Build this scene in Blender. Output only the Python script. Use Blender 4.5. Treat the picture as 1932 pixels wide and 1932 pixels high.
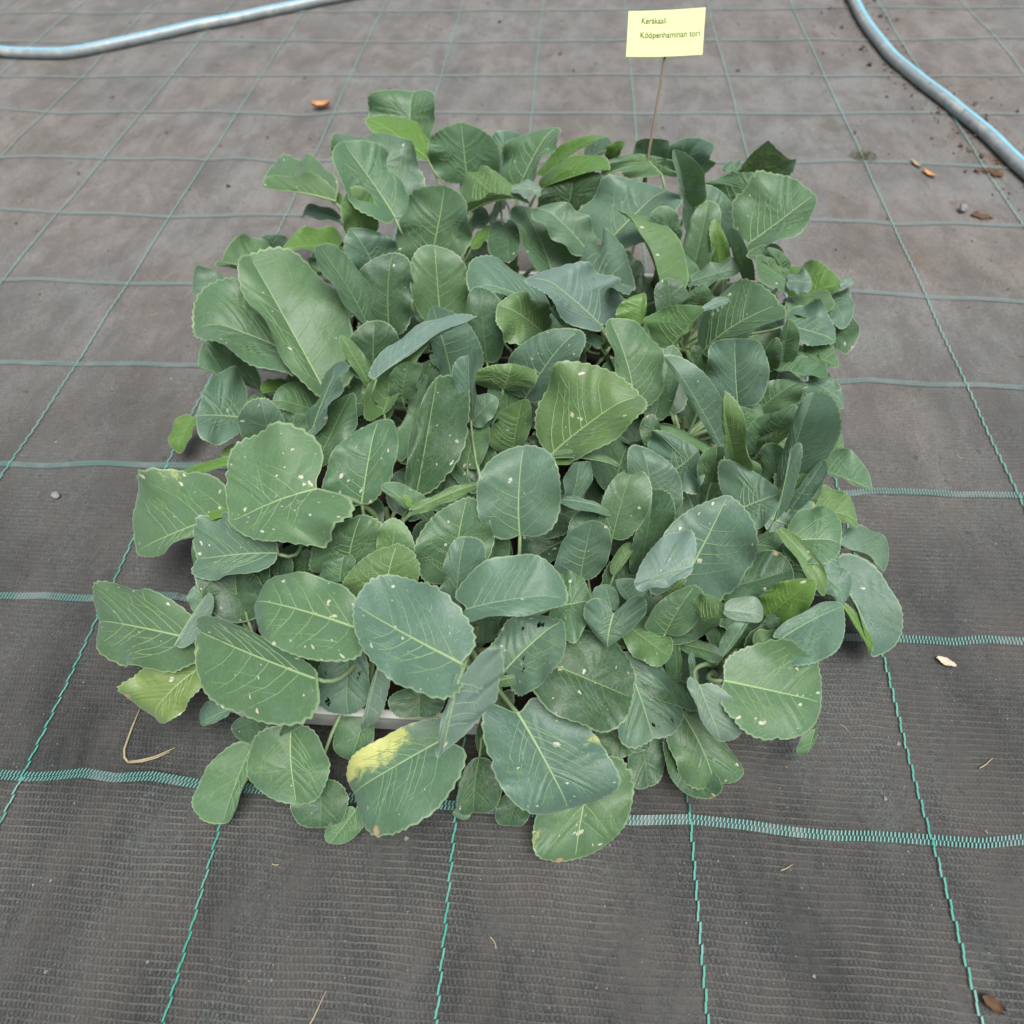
import bpy, bmesh, math, random
import numpy as np
from mathutils import Vector, Matrix, noise
from mathutils.bvhtree import BVHTree

# ---------------------------------------------------------------- camera, sky, sun, exposure
scene = bpy.context.scene
COL = scene.collection
for o in list(bpy.data.objects): bpy.data.objects.remove(o)
cam_data = bpy.data.cameras.new("camera"); cam = bpy.data.objects.new("camera", cam_data); COL.objects.link(cam)
CAM = np.array([0.590015, -0.116192, 0.756088])
def rot(rx, ry, rz):
    return (Matrix.Rotation(rz, 4, 'Z') @ Matrix.Rotation(ry, 4, 'Y') @ Matrix.Rotation(rx, 4, 'X'))
cam.matrix_world = Matrix.Translation(Vector(CAM)) @ rot(0.5938896, 0.02768259, 0.06866252)
cam_data.sensor_width = 36.0; cam_data.lens = 36.0 * 1200.2226 / 1932.0
cam_data.clip_start = 0.02; cam_data.clip_end = 200.0
cam_data.dof.use_dof = True; cam_data.dof.focus_distance = 0.70; cam_data.dof.aperture_fstop = 4.0
scene.camera = cam
world = bpy.data.worlds.new("World"); scene.world = world; world.use_nodes = True
wn, wl = world.node_tree.nodes, world.node_tree.links
SUN_EL, SUN_ROT = math.radians(74), math.radians(140)
sky = wn.new("ShaderNodeTexSky"); sky.sky_type = 'NISHITA'; sky.sun_disc = False
sky.sun_elevation = SUN_EL; sky.sun_rotation = SUN_ROT; sky.dust_density = 4.0; sky.air_density = 1.0
hsv = wn.new("ShaderNodeHueSaturation"); hsv.inputs["Saturation"].default_value = 0.30
bg = wn["Background"]; bg.inputs["Strength"].default_value = 0.08
wl.new(sky.outputs["Color"], hsv.inputs["Color"]); wl.new(hsv.outputs["Color"], bg.inputs["Color"])
sun_d = bpy.data.lights.new("sun", 'SUN'); sun_d.energy = 2.2; sun_d.angle = math.radians(40); sun_d.color = (1.0, 0.985, 0.95)
sun = bpy.data.objects.new("sun", sun_d); COL.objects.link(sun)
sd = Vector((math.sin(SUN_ROT) * math.cos(SUN_EL), math.cos(SUN_ROT) * math.cos(SUN_EL), math.sin(SUN_EL)))
sun.rotation_euler = sd.to_track_quat('Z', 'Y').to_euler()
scene.view_settings.view_transform = 'Standard'; scene.view_settings.look = 'None'
scene.view_settings.exposure = 0.88; scene.view_settings.gamma = 1.0

# ---------------------------------------------------------------- helpers
def tag(o, label=None, cat=None, group=None, kind=None):
    for k, v in (("label", label), ("category", cat), ("group", group), ("kind", kind)):
        if v: o[k] = v
    return o
def obj(name, me, mat=None, parent=None, loc=None):
    o = bpy.data.objects.new(name, me); COL.objects.link(o)
    if mat is not None and me is not None and not me.materials: me.materials.append(mat)
    if parent is not None: o.parent = parent
    if loc is not None: o.location = loc
    return o
def mesh_np(name, V, Fq, smooth=True):
    me = bpy.data.meshes.new(name)
    me.from_pydata([tuple(v) for v in np.asarray(V, float).tolist()], [], Fq)
    if smooth: me.polygons.foreach_set("use_smooth", np.ones(len(me.polygons), bool))
    me.update(); return me
class NT:
    """small node-graph builder"""
    def __init__(s, name):
        s.m = bpy.data.materials.new(name); s.m.use_nodes = True; s.t = s.m.node_tree
        s.n, s.l = s.t.nodes, s.t.links; s.n.clear(); s.out = s.n.new("ShaderNodeOutputMaterial")
    def new(s, t, **kw):
        n = s.n.new(t)
        for k, v in kw.items(): setattr(n, k, v)
        return n
    def put(s, sock, v):
        if hasattr(v, "links"): s.l.new(v, sock)
        elif isinstance(v, tuple) and len(v) == 3 and sock.type == 'RGBA': sock.default_value = (*v, 1)
        else: sock.default_value = v
    def math(s, op, a, b=0.5, clamp=False):
        n = s.new("ShaderNodeMath", operation=op, use_clamp=clamp); s.put(n.inputs[0], a); s.put(n.inputs[1], b); return n.outputs[0]
    def mix(s, f, a, b, bt='MIX'):
        n = s.new("ShaderNodeMix", data_type='RGBA', blend_type=bt); s.put(n.inputs[0], f); s.put(n.inputs[6], a); s.put(n.inputs[7], b); return n.outputs[2]
    def noise(s, vec, scale, detail=3, rough=.55, dist=0.0):
        n = s.new("ShaderNodeTexNoise"); s.l.new(vec, n.inputs["Vector"]); n.inputs["Scale"].default_value = scale
        n.inputs["Detail"].default_value = detail; n.inputs["Roughness"].default_value = rough; n.inputs["Distortion"].default_value = dist; return n.outputs["Fac"]
    def ramp(s, f, a, b):
        n = s.new("ShaderNodeMapRange"); n.interpolation_type = 'SMOOTHSTEP'
        s.put(n.inputs[0], f); n.inputs[1].default_value = a; n.inputs[2].default_value = b; return n.outputs[0]
    def bump(s, h, strength, dist):
        n = s.new("ShaderNodeBump"); s.put(n.inputs["Height"], h); n.inputs["Strength"].default_value = strength; n.inputs["Distance"].default_value = dist; return n.outputs[0]
    def bsdf(s, col, rough=.5, spec=.5, normal=None, **kw):
        n = s.new("ShaderNodeBsdfPrincipled"); s.put(n.inputs["Base Color"], col); s.put(n.inputs["Roughness"], rough); s.put(n.inputs["Specular IOR Level"], spec)
        if normal is not None: s.l.new(normal, n.inputs["Normal"])
        for k, v in kw.items(): s.put(n.inputs[k.replace('_', ' ')], v)
        return n.outputs[0]
    def done(s, sh): s.l.new(sh, s.out.inputs[0]); return s.m
    def obj(s): return s.new("ShaderNodeTexCoord").outputs["Object"]
    def geo(s): return s.new("ShaderNodeNewGeometry")
def plain(name, col, rough=.6, spec=.4, var=.25, scale=60, bump=0):
    g = NT(name); p = g.geo().outputs["Position"]; f = g.noise(p, scale, 4)
    c = g.mix(f, tuple(x * (1 - var) for x in col), tuple(min(1, x * (1 + var)) for x in col))
    nm = g.bump(g.noise(p, scale * 3, 3), bump, .002) if bump else None
    return g.done(g.bsdf(c, rough, spec, nm))

# ---------------------------------------------------------------- materials
def mat_fabric():
    g = NT("woven_fabric"); pos = g.geo().outputs["Position"]
    sep = g.new("ShaderNodeSeparateXYZ"); g.l.new(pos, sep.inputs[0]); x, y = sep.outputs[0], sep.outputs[1]
    w1 = g.noise(pos, 8, 2); w2 = g.noise(pos, 45, 2)
    yw = g.math('ADD', y, g.math('MULTIPLY', g.math('ADD', w1, g.math('MULTIPLY', w2, .18)), .010))
    xw = g.math('ADD', x, g.math('MULTIPLY', w2, .004))
    ph = g.math('MULTIPLY', yw, 2 * math.pi / .0068); row = g.math('ADD', g.math('MULTIPLY', g.math('SINE', ph), .5), .5)
    odd = g.math('MULTIPLY', g.math('FLOOR', g.math('DIVIDE', yw, .0068)), .0021)
    cl = g.math('ADD', g.math('MULTIPLY', g.math('SINE', g.math('MULTIPLY', g.math('ADD', xw, odd), 2 * math.pi / .0046)), .5), .5)
    hole = g.math('MULTIPLY', g.math('MULTIPLY', g.ramp(row, .06, .42), g.ramp(cl, .22, .66)), g.ramp(g.noise(pos, 11, 3, .6), .30, .58))
    fine = g.noise(pos, 520, 3, .8); mid = g.noise(pos, 130, 4, .65); big = g.noise(pos, 2.3, 5, .6, .6); big2 = g.noise(pos, 5.5, 4, .6); streak = g.new("ShaderNodeMapping"); g.l.new(pos, streak.inputs[0]); streak.inputs["Scale"].default_value = (9, 2.2, 1)
    st = g.noise(streak.outputs[0], 1.0, 4, .6)
    # dust lies thicker towards the back
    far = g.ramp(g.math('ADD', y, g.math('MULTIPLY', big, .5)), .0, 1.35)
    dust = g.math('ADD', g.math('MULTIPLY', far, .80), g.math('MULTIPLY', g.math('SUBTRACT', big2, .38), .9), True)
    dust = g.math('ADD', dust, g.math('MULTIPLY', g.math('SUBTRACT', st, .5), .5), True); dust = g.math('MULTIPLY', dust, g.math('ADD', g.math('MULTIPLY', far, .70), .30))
    base = g.mix(g.ramp(g.math('ADD', g.math('MULTIPLY', fine, .75), g.math('MULTIPLY', mid, .35)), .30, .82), (.004, .0062, .0058), (.068, .076, .072))
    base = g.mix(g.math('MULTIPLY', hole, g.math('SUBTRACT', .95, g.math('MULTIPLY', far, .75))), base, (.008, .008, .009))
    wear = g.math('ADD', .50, g.math('MULTIPLY', g.ramp(g.math('ADD', g.math('MULTIPLY', st, .55), g.math('MULTIPLY', big2, .45)), .36, .64), .95)); wr = g.new("ShaderNodeVectorMath", operation='SCALE'); g.l.new(base, wr.inputs[0]); g.l.new(wear, wr.inputs["Scale"]); base = wr.outputs[0]
    thread = g.math('MULTIPLY', g.ramp(row, .22, .0), g.math('MULTIPLY', g.ramp(g.noise(pos, 6.5, 3), .46, .66), g.ramp(w2, .35, .6)))
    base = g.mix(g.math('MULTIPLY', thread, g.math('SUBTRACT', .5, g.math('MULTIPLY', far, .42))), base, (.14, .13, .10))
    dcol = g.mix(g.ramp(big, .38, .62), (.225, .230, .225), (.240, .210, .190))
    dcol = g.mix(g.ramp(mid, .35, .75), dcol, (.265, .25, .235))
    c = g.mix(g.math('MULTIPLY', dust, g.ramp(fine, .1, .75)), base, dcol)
    soil = g.math('MULTIPLY', g.ramp(g.noise(pos, 7.5, 6, .7, .4), .57, .70), g.ramp(x, .7, 1.4)); soil = g.math('MULTIPLY', soil, far)
    c = g.mix(g.math('MULTIPLY', soil, .85), c, (.125, .082, .052))
    mp = g.new("ShaderNodeMapping"); g.l.new(pos, mp.inputs[0]); mp.inputs["Scale"].default_value = (1, .55, 1); mp.inputs["Rotation"].default_value = (0, 0, .25)
    mot = g.ramp(g.noise(mp.outputs[0], 15, 7, .74, .4), .38, .64); c = g.mix(g.math('MULTIPLY', mot, .50), c, g.mix(big2, (.055, .052, .050), (.085, .068, .058)))
    dk = g.ramp(g.noise(pos, 34, 3, .6), .66, .73); c = g.mix(g.math('MULTIPLY', dk, .60), c, (.028, .025, .023))
    grit = g.new("ShaderNodeTexVoronoi"); g.l.new(pos, grit.inputs["Vector"]); grit.inputs["Scale"].default_value = 210
    gm = g.math('MULTIPLY', g.ramp(grit.outputs["Distance"], .17, .09), g.ramp(grit.outputs["Color"], .80, .84))
    c = g.mix(g.math('MULTIPLY', gm, .85), c, (.27, .24, .2))
    h = g.math('SUBTRACT', g.math('ADD', g.math('MULTIPLY', fine, .4), g.math('MULTIPLY', mid, .6)), g.math('MULTIPLY', hole, .9))
    return g.done(g.bsdf(c, .62, .35, g.bump(h, .55, .0016)))
def mat_thread(name, bright, dull):
    g = NT(name); pos = g.geo().outputs["Position"]
    sep = g.new("ShaderNodeSeparateXYZ"); g.l.new(pos, sep.inputs[0])
    n = g.noise(pos, 16, 5, .65); f = g.ramp(g.math('ADD', sep.outputs[1], g.math('MULTIPLY', n, .7)), .1, 1.5)
    f = g.math('ADD', g.math('MULTIPLY', f, .95), g.math('MULTIPLY', g.ramp(n, .46, .66), .60), True)
    return g.done(g.bsdf(g.mix(f, bright, dull), .5, .4))
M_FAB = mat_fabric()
M_LINE = mat_thread("green_thread", (.024, .25, .185), (.16, .30, .275))
M_BAND = mat_thread("teal_stitch", (.115, .30, .26), (.180, .235, .225))
M_BANDB = mat_thread("dark_teal_backing", (.004, .028, .026), (.165, .185, .178))

def mat_leaf():
    g = NT("cabbage_leaf")
    at = g.new("ShaderNodeAttribute", attribute_name="tint"); mk = g.new("ShaderNodeAttribute", attribute_name="mark")
    uv = g.new("ShaderNodeUVMap").outputs[0]; geo = g.geo()
    ms = g.new("ShaderNodeSeparateColor"); g.l.new(mk.outputs["Color"], ms.inputs[0]); yel, rim, brown = ms.outputs
    n1 = g.noise(uv, 18, 4, .6); n2 = g.noise(uv, 70, 3, .6); n3 = g.noise(uv, 420, 2, .6)
    c = g.mix(g.math('MULTIPLY', g.ramp(n1, .35, .7), .55), at.outputs["Color"], g.mix(.5, at.outputs["Color"], (.075, .135, .040)))
    c = g.mix(g.math('MULTIPLY', g.ramp(g.noise(uv, 34, 5, .65), .42, .70), .26), c, (.145, .228, .185))
    c = g.mix(g.math('MULTIPLY', n3, .22), c, (.03, .075, .04))
    v = g.new("ShaderNodeTexVoronoi", feature='DISTANCE_TO_EDGE'); wv = g.new("ShaderNodeVectorMath", operation='ADD')
    nz = g.new("ShaderNodeTexNoise"); g.l.new(uv, nz.inputs["Vector"]); nz.inputs["Scale"].default_value = 90
    sc = g.new("ShaderNodeVectorMath", operation='SCALE'); g.l.new(nz.outputs["Color"], sc.inputs[0]); sc.inputs["Scale"].default_value = .012
    g.l.new(uv, wv.inputs[0]); g.l.new(sc.outputs[0], wv.inputs[1]); g.l.new(wv.outputs[0], v.inputs["Vector"]); v.inputs["Scale"].default_value = 130
    tert = g.ramp(v.outputs["Distance"], .10, .02)
    c = g.mix(g.math('MULTIPLY', tert, .13), c, (.20, .29, .17))
    c = g.mix(g.math('MULTIPLY', geo.outputs["Backfacing"], .75), c, g.mix(.45, at.outputs["Color"], (.125, .205, .075)))
    yn = g.ramp(g.math('ADD', yel, g.math('MULTIPLY', g.math('SUBTRACT', g.noise(uv, 48, 5, .72), .5), 1.7)), .28, .66)
    c = g.mix(yn, c, (.47, .49, .16))
    # feeding marks: irregular pale flecks
    sp = g.new("ShaderNodeTexVoronoi"); g.l.new(wv.outputs[0], sp.inputs["Vector"]); sp.inputs["Scale"].default_value = 125
    cs = g.new("ShaderNodeSeparateColor"); g.l.new(sp.outputs["Color"], cs.inputs[0])
    on = g.math('LESS_THAN', cs.outputs[0], g.math('MULTIPLY', at.outputs["Alpha"], .30))
    rad = g.math('ADD', g.math('MULTIPLY', g.math('POWER', cs.outputs[1], 4.0), .28), .075)
    d2 = g.math('ADD', sp.outputs["Distance"], g.math('MULTIPLY', g.math('SUBTRACT', g.noise(uv, 240, 2), .5), .35))
    flk = g.math('MULTIPLY', on, g.ramp(g.math('SUBTRACT', rad, d2), -.02, .04))
    c = g.mix(g.math('MULTIPLY', flk, .85), c, g.mix(cs.outputs[2], (.50, .55, .38), (.56, .52, .42)))
    c = g.mix(g.math('MULTIPLY', rim, .5), c, (.30, .40, .22))
    c = g.mix(g.ramp(g.math('ADD', brown, g.math('MULTIPLY', n2, .5)), .6, .9), c, (.42, .27, .16))
    h = g.math('ADD', g.math('MULTIPLY', n2, .6), g.math('MULTIPLY', g.math('SUBTRACT', 1.0, tert), .35))
    nm = g.bump(h, .30, .0012)
    rough = g.math('ADD', .36, g.math('MULTIPLY', n1, .20))
    p = g.bsdf(c, rough, .5, nm, Sheen_Weight=.16, Sheen_Roughness=.5, Sheen_Tint=(.75, .88, 1.0))
    tr = g.new("ShaderNodeBsdfTranslucent"); g.l.new(g.mix(.6, c, (.20, .36, .02)), tr.inputs["Color"]); g.l.new(nm, tr.inputs["Normal"])
    mx = g.new("ShaderNodeMixShader"); mx.inputs[0].default_value = .17; g.l.new(p, mx.inputs[1]); g.l.new(tr.outputs[0], mx.inputs[2])
    return g.done(mx.outputs[0])
M_LEAF = mat_leaf()
def mat_vein():
    g = NT("leaf_vein"); at = g.new("ShaderNodeAttribute", attribute_name="tint")
    return g.done(g.bsdf(g.mix(g.math('MULTIPLY', g.noise(g.geo().outputs["Position"], 90, 3), .3), at.outputs["Color"], (.10, .17, .07)), .5, .35))
M_VEIN = mat_vein()
M_PET = plain("petiole", (.20, .28, .14), .5, .4, .3, 40)
M_STEM = plain("stem", (.10, .135, .06), .6, .3, .3, 40)

# ---------------------------------------------------------------- ground: woven ground cover on bumpy earth
def gz(x, y):
    p = Vector((x, y, 0))
    h = .0045 * noise.noise(p * 3.1) + .0022 * noise.noise(p * 8.0 + Vector((3, 1, 0)))
    k = max(0., 1 - max(abs(x - .3) - .75, 0) * 1.5) * max(0., 1 - max(abs(y - .0) - .35, 0) * 2)
    h += .0042 * k * noise.noise(Vector((x * 17 + y * 4, y * 5 - x * 3, 7.)))
    if .1 < x < .95 and .02 < y < .93: h = min(h, .0) - .004
    return h
xs = np.unique(np.concatenate([-np.geomspace(1.7, 40, 14), np.arange(-1.7, 2.701, .022), np.geomspace(2.75, 40, 14)]))
ys = np.unique(np.concatenate([-np.geomspace(.75, 40, 14), np.arange(-.75, 3.401, .022), np.geomspace(3.45, 40, 14)]))
V = [(x, y, gz(x, y)) for y in ys for x in xs]; nx = len(xs)
Fq = [(j * nx + i, j * nx + i + 1, (j + 1) * nx + i + 1, (j + 1) * nx + i) for j in range(len(ys) - 1) for i in range(nx - 1)]
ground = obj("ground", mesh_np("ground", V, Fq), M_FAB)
tag(ground, "dusty black woven ground cover fabric with a green line grid", kind="structure")
rg = random.Random(11)
def quad_strip(P):  # list of quads (4 xy points) laid on the cloth
    V, F = [], []
    for q, dz in P:
        b = len(V); V += [(x, y, gz(x, y) + dz) for x, y in q]; F.append((b, b + 1, b + 2, b + 3))
    return V, F
def interp(pts, t): return float(np.interp(t, [p[0] for p in pts], [p[1] for p in pts]))
LINES = {-1: -.2487, 0: .0015, 1: .2475, 2: .5005, 3: .7522, 4: 1.0003, 5: 1.2487, 6: 1.4985, 7: 1.747, -2: -.502, -3: -.763, -4: -1.01, -5: -1.26, 8: 1.998, 9: 2.25}
for i in sorted(LINES):
    x0 = LINES[i]; quads = []; y = -.7; s = 1; ph = rg.uniform(0, 6)
    while y < 3.3:
        L = rg.uniform(.0075, .0095)
        cx = x0 + .0035 * noise.noise(Vector((i * 5., y * 2.2, 0))) +   .00075 * s
        w = .00105; sl = .0004
        quads.append((((cx - w - sl, y - .0012), (cx + w - sl, y - .0004), (cx + w + sl, y + L), (cx - w + sl, y + L - .0008)), .0032))
        y += L + .0006; s = -s
    V, F = quad_strip(quads)
    # dark gap thread underneath the stitches
    obj("marker_line", mesh_np("marker_line", V, F, False), M_LINE, ground)
ROWS = {0: [(-0.0272, -0.0), (0.011, 0.0001), (0.0413, 0.0031), (0.071, 0.0073), (0.1103, 0.0041), (0.1524, 0.0084), (0.2067, 0.0046), (0.6892, -0.0012), (0.7514, 0.0034), (0.807, 0.0018), (0.8508, -0.001), (0.8996, -0.0028), (0.9436, 0.0), (1.0012, 0.0003), (1.0508, 0.0006), (1.0966, 0.0076)], 1: [(-0.1465, 0.2188), (-0.0896, 0.2251), (-0.0512, 0.2233), (-0.0005, 0.2261), (0.041, 0.2331), (0.1077, 0.232), (0.9591, 0.224), (1.0297, 0.2252), (1.0932, 0.226), (1.1326, 0.2311), (1.1776, 0.2309)], 2: [(-0.2672, 0.4404), (-0.1812, 0.4413), (-0.0997, 0.4503), (-0.0303, 0.4473), (0.0439, 0.4518), (1.0067, 0.4459), (1.0452, 0.4524), (1.0902, 0.4556), (1.1628, 0.4535), (1.2352, 0.4533)], 3: [(-0.389, 0.6637), (-0.3107, 0.6641), (-0.2426, 0.6641), (-0.1482, 0.6691), (-0.0244, 0.67), (1.0295, 0.6691), (1.0991, 0.6804), (1.1968, 0.6723), (1.2718, 0.6754), (1.3371, 0.6709)], 4: [(-0.5122, 0.8898), (-0.4273, 0.8957), (-0.3161, 0.8908), (-0.2509, 0.8895), (-0.1132, 0.8921), (1.1155, 0.9086), (1.1798, 0.903), (1.2519, 0.8948), (1.3349, 0.896), (1.4143, 0.8839)], 5: [(-0.6471, 1.1373), (-0.5712, 1.1328), (-0.4802, 1.1205), (-0.3979, 1.1244), (-0.2393, 1.114), (-0.1367, 1.1223), (-0.0684, 1.1278), (0.0243, 1.1279), (1.1126, 1.1336), (1.206, 1.1321), (1.2654, 1.1224), (1.3706, 1.1322), (1.5009, 1.1225)], 6: [(-0.7652, 1.3541), (-0.635, 1.3608), (-0.499, 1.353), (-0.3561, 1.355), (-0.2506, 1.3493), (-0.1778, 1.3624), (-0.0832, 1.3446), (0.003, 1.353), (1.1227, 1.3602), (1.2152, 1.3638), (1.3281, 1.361), (1.472, 1.3543), (1.5807, 1.3428)], 7: [(-0.9007, 1.6026), (-0.7289, 1.5804), (-0.4581, 1.5821), (-0.3195, 1.5886), (-0.0928, 1.5731), (0.0275, 1.5851), (0.2574, 1.5865), (0.5626, 1.5829), (0.8225, 1.5927), (1.1393, 1.5866)]}
for j in range(-2, 15):
    y0 = j * .2242; pts = ROWS.get(j)
    def yy(x):
        b = interp(pts, x) if pts else y0
        return b + .0045 * noise.noise(Vector((x * 4.2, j * 7.3, 0))) * (1 if not pts else .25 + .75 * min(1., max(0., pts[0][0] - x, x - pts[-1][0]) / .25))
    quads = []; back = []
    x = -1.6 if j > 3 else -.9; xe = 2.6 if j > 3 else 1.9
    p = .0040
    while x < xe:
        ya = yy(x); sl = .0016 + .0009 * noise.noise(Vector((x * 3, j, 3)))
        for r in (-1, 1):
            c = ya + r * .0026; hh = .0024; w = .00068
            quads.append((((x - w - sl / 2, c - hh), (x + w - sl / 2, c - hh), (x + w + sl / 2, c + hh), (x - w + sl / 2, c + hh)), .0026))
        x += p
    n = int((xe + .9) / .02); X = np.linspace(-1.6 if j > 3 else -.9, xe, 170)
    for a, b in zip(X[:-1], X[1:]):
        back.append((((a, yy(a) - .0050), (b, yy(b) - .0050), (b, yy(b) + .0050), (a, yy(a) + .0050)), .0010))
    V, F = quad_strip(back); bo = obj("marker_band", mesh_np("marker_band", V, F, False), M_BANDB, ground)
    V, F = quad_strip(quads); so = obj("stitches", mesh_np("stitches", V, F, False), M_BAND, bo); so["kind"] = "stuff"

# ---------------------------------------------------------------- trays
M_TRAY = plain("white_foam_tray", (.62, .62, .60), .7, .3, .12, 25, .15)
M_SOIL = plain("potting_soil", (.022, .016, .012), .9, .2, .6, 160, .9)
def tray(y0, y1, label):
    x0, x1, H = .235, .785, .064
    t = obj("seedling_tray", None, loc=((x0 + x1) / 2, (y0 + y1) / 2, 0)); tag(t, label, "tray", "white seedling trays")
    cx, cy = (x0 + x1) / 2, (y0 + y1) / 2; a, b = (x1 - x0) / 2, (y1 - y0) / 2
    bm = bmesh.new()
    prof = [(.006, .000), (.0075, .040), (.009, .041), (.0095, .056), (.010, .057), (.010, H), (.001, H), (.000, .012)]
    rings = []
    for d, z in prof:
        e = d - .010
        rings.append([bm.verts.new((sx * (a + e), sy * (b + e), z)) for sx, sy in ((-1, -1), (1, -1), (1, 1), (-1, 1))])
    for r, s in zip(rings[:-1], rings[1:]):
        for k in range(4): bm.faces.new((r[k], r[(k + 1) % 4], s[(k + 1) % 4], s[k]))
    bm.faces.new(rings[-1]); bm.faces.new(rings[0][::-1])
    bmesh.ops.bevel(bm, geom=[e for e in bm.edges], offset=.0015, segments=1, affect='EDGES')
    me = bpy.data.meshes.new("tray_shell"); bm.to_mesh(me); bm.free(); obj("tray_shell", me, M_TRAY, t)
    n = 60; m = 34; V = []
    for j in range(m):
        for i in range(n):
            x = -a + .011 + (2 * a - .022) * i / (n - 1); y = -b + .011 + (2 * b - .022) * j / (m - 1)
            V.append((x, y, .057 + .006 * noise.noise(Vector((x * 30 + y0 * 9, y * 30, 0))) + .003 * noise.noise(Vector((x * 110, y * 110, 2)))))
    F = [(j * n + i, j * n + i + 1, (j + 1) * n + i + 1, (j + 1) * n + i) for j in range(m - 1) for i in range(n - 1)]
    so = obj("soil", mesh_np("soil", V, F), M_SOIL, t); so["kind"] = "stuff"
    return t
tray(.074, .4705, "white foam seedling tray nearest the viewer under the front cabbage leaves")
tray(.4725, .862, "white foam seedling tray at the back, fully overgrown by cabbage leaves")

# ---------------------------------------------------------------- cabbage seedlings
UC = .55
TINT = dict(b=(.086, .164, .116), g=(.079, .163, .074), d=(.034, .084, .036), y=(.104, .195, .058), v=(.078, .185, .012), p=(.150, .225, .052), h=(.086, .168, .090), k=(.145, .215, .185))  # k: waxy bloom plus reflected sky painted into the flap colour
def outline(a, lobe, pt, pb):
    ca, sa = np.cos(a), np.sin(a); p = np.where(ca > 0, pt, pb)
    r = (np.abs(ca) ** p + np.abs(sa) ** p) ** (-1 / p)
    da = np.abs(a - np.pi)
    ub = UC * (1 + lobe * (1 - 1.0 * np.exp(-(da / .30) ** 2)))      # shoulders beside the stalk
    u = UC + r * ca * np.where(ca > 0, 1 - UC, ub); q = r * sa
    return u, q
def leaf(plant, loc, B, T, Le, Ri, kind, flags, seed, target=None, petiole=True):
    rs = np.random.RandomState(seed); B, T, Le, Ri = (np.array(v, float) for v in (B, T, Le, Ri))
    ax = T - B; ln = np.linalg.norm(ax); C0 = B + ax * UC; EL, ER = Le - C0, Ri - C0
    W = np.linalg.norm(EL) + np.linalg.norm(ER)
    n = np.cross(ax, EL - ER); n /= max(np.linalg.norm(n), 1e-9)
    if n @ (CAM - C0) < 0: n = -n
    flip = kind == 'v'
    lat = (EL - ER) / max(W, 1e-6)
    Mc = (B + T) / 2 + n * ln * rs.uniform(.02, .17) + lat * W * rs.uniform(-.07, .07)
    wa = W * (.025 + .055 * rs.rand()); cup = W * rs.uniform(-.03, .15, 2); cu_a = W * rs.choice([-.16, 0, .10, .20], 2) * rs.rand(2); cu_u = rs.uniform(.35, .95, 2) * (1.9 if 'w' in flags else 1); f1, f2 = rs.uniform(2.2, 4.2, 2); p1, p2 = rs.uniform(0, 6.28, 2)
    bul = W * rs.uniform(.03, .12); tipd = ln * rs.uniform(-.16, .06)
    k1 = W / ln * rs.uniform(.26, .36); k2 = W / ln * rs.uniform(.16, .34)
    nv = rs.randint(5, 8); roll = np.where(rs.rand(2) < .32, rs.uniform(.5, 1.6, 2), 0.) * np.where(rs.rand(2) < .8, 1, -1); roll_u = rs.uniform(.35, 1.0, 2); roll_q = rs.uniform(.35, .65, 2); nE = (np.linalg.norm(EL), np.linalg.norm(ER))
    if kind in 'vk' or ln < .05: roll = roll * 0
    if 'S' in flags or 'c' in flags: roll = roll * .3
    sk = np.array([.03 + .68 * (k + .55 * rs.rand()) / nv for k in range(nv)]); sk = np.concatenate([[-.12], sk, [.92]])
    pk = W * .011
    def surf(u, q):
        u = np.asarray(u, float); q = np.asarray(q, float); aq = np.abs(q)
        C = B + np.outer(1, [0, 0, 0]); uu = u[..., None]
        P = (1 - uu) ** 2 * B + 2 * uu * (1 - uu) * Mc + uu ** 2 * T
        lat_ = aq.copy(); up_ = np.zeros_like(aq)
        for sd, m_ in ((0, q < 0), (1, q >= 0)):
            if abs(roll[sd]) > .05:
                A = roll[sd] * np.exp(-((u - roll_u[sd]) / .38) ** 2); A = np.where(np.abs(A) < .02, .02, A); Rr = (1 - roll_q[sd]) / A; ss = np.maximum(aq - roll_q[sd], 0)
                lat_ = np.where(m_ & (ss > 0), roll_q[sd] + Rr * np.sin(ss / Rr), lat_); up_ = np.where(m_ & (ss > 0), Rr * (1 - np.cos(ss / Rr)) * nE[sd], up_)
        P = P + lat_[..., None] * np.where((q < 0)[..., None], EL, ER) + up_[..., None] * n
        s = u - k1 * aq - k2 * aq ** 2
        i = np.clip(np.searchsorted(sk, s) - 1, 0, len(sk) - 2); f = np.clip((s - sk[i]) / (sk[i + 1] - sk[i]), 0, 1)
        h = bul * aq * (1 - aq) * 1.6 + wa * aq ** 2 * np.where(q < 0, np.sin(6.28 * f1 * u * .6 + p1), np.sin(6.28 * f2 * u * .6 + p2))
        h = h + pk * np.sin(np.pi * f) ** 2 * np.clip(aq * 5, 0, 1) * np.clip((1.05 - aq) * 4, 0.2, 1)
        left = q < 0; h = h + np.where(left, cup[0], cup[1]) * aq ** 2 + np.where(left, cu_a[0] * np.exp(-((u - cu_u[0]) / .22) ** 2), cu_a[1] * np.exp(-((u - cu_u[1]) / .22) ** 2)) * aq ** 3
        h = h + tipd * np.clip((u - .75) / .25, 0, 1) ** 2
        return P + h[..., None] * n
    NS = 168; rings = np.array([.14, .28, .42, .55, .67, .78, .87, .93, .966, .978, 1.0]) if 'h' not in flags else np.concatenate([np.linspace(.06, .966, 30), [.978, 1.]])
    a = np.arange(NS) / NS * 2 * np.pi
    lobe = rs.uniform(.30, .40) if 'c' in flags else rs.uniform(.03, .16); PT = rs.uniform(2.3, 2.75); u0, q0 = outline(a, lobe, PT, rs.uniform(1.95, 2.4))
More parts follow.
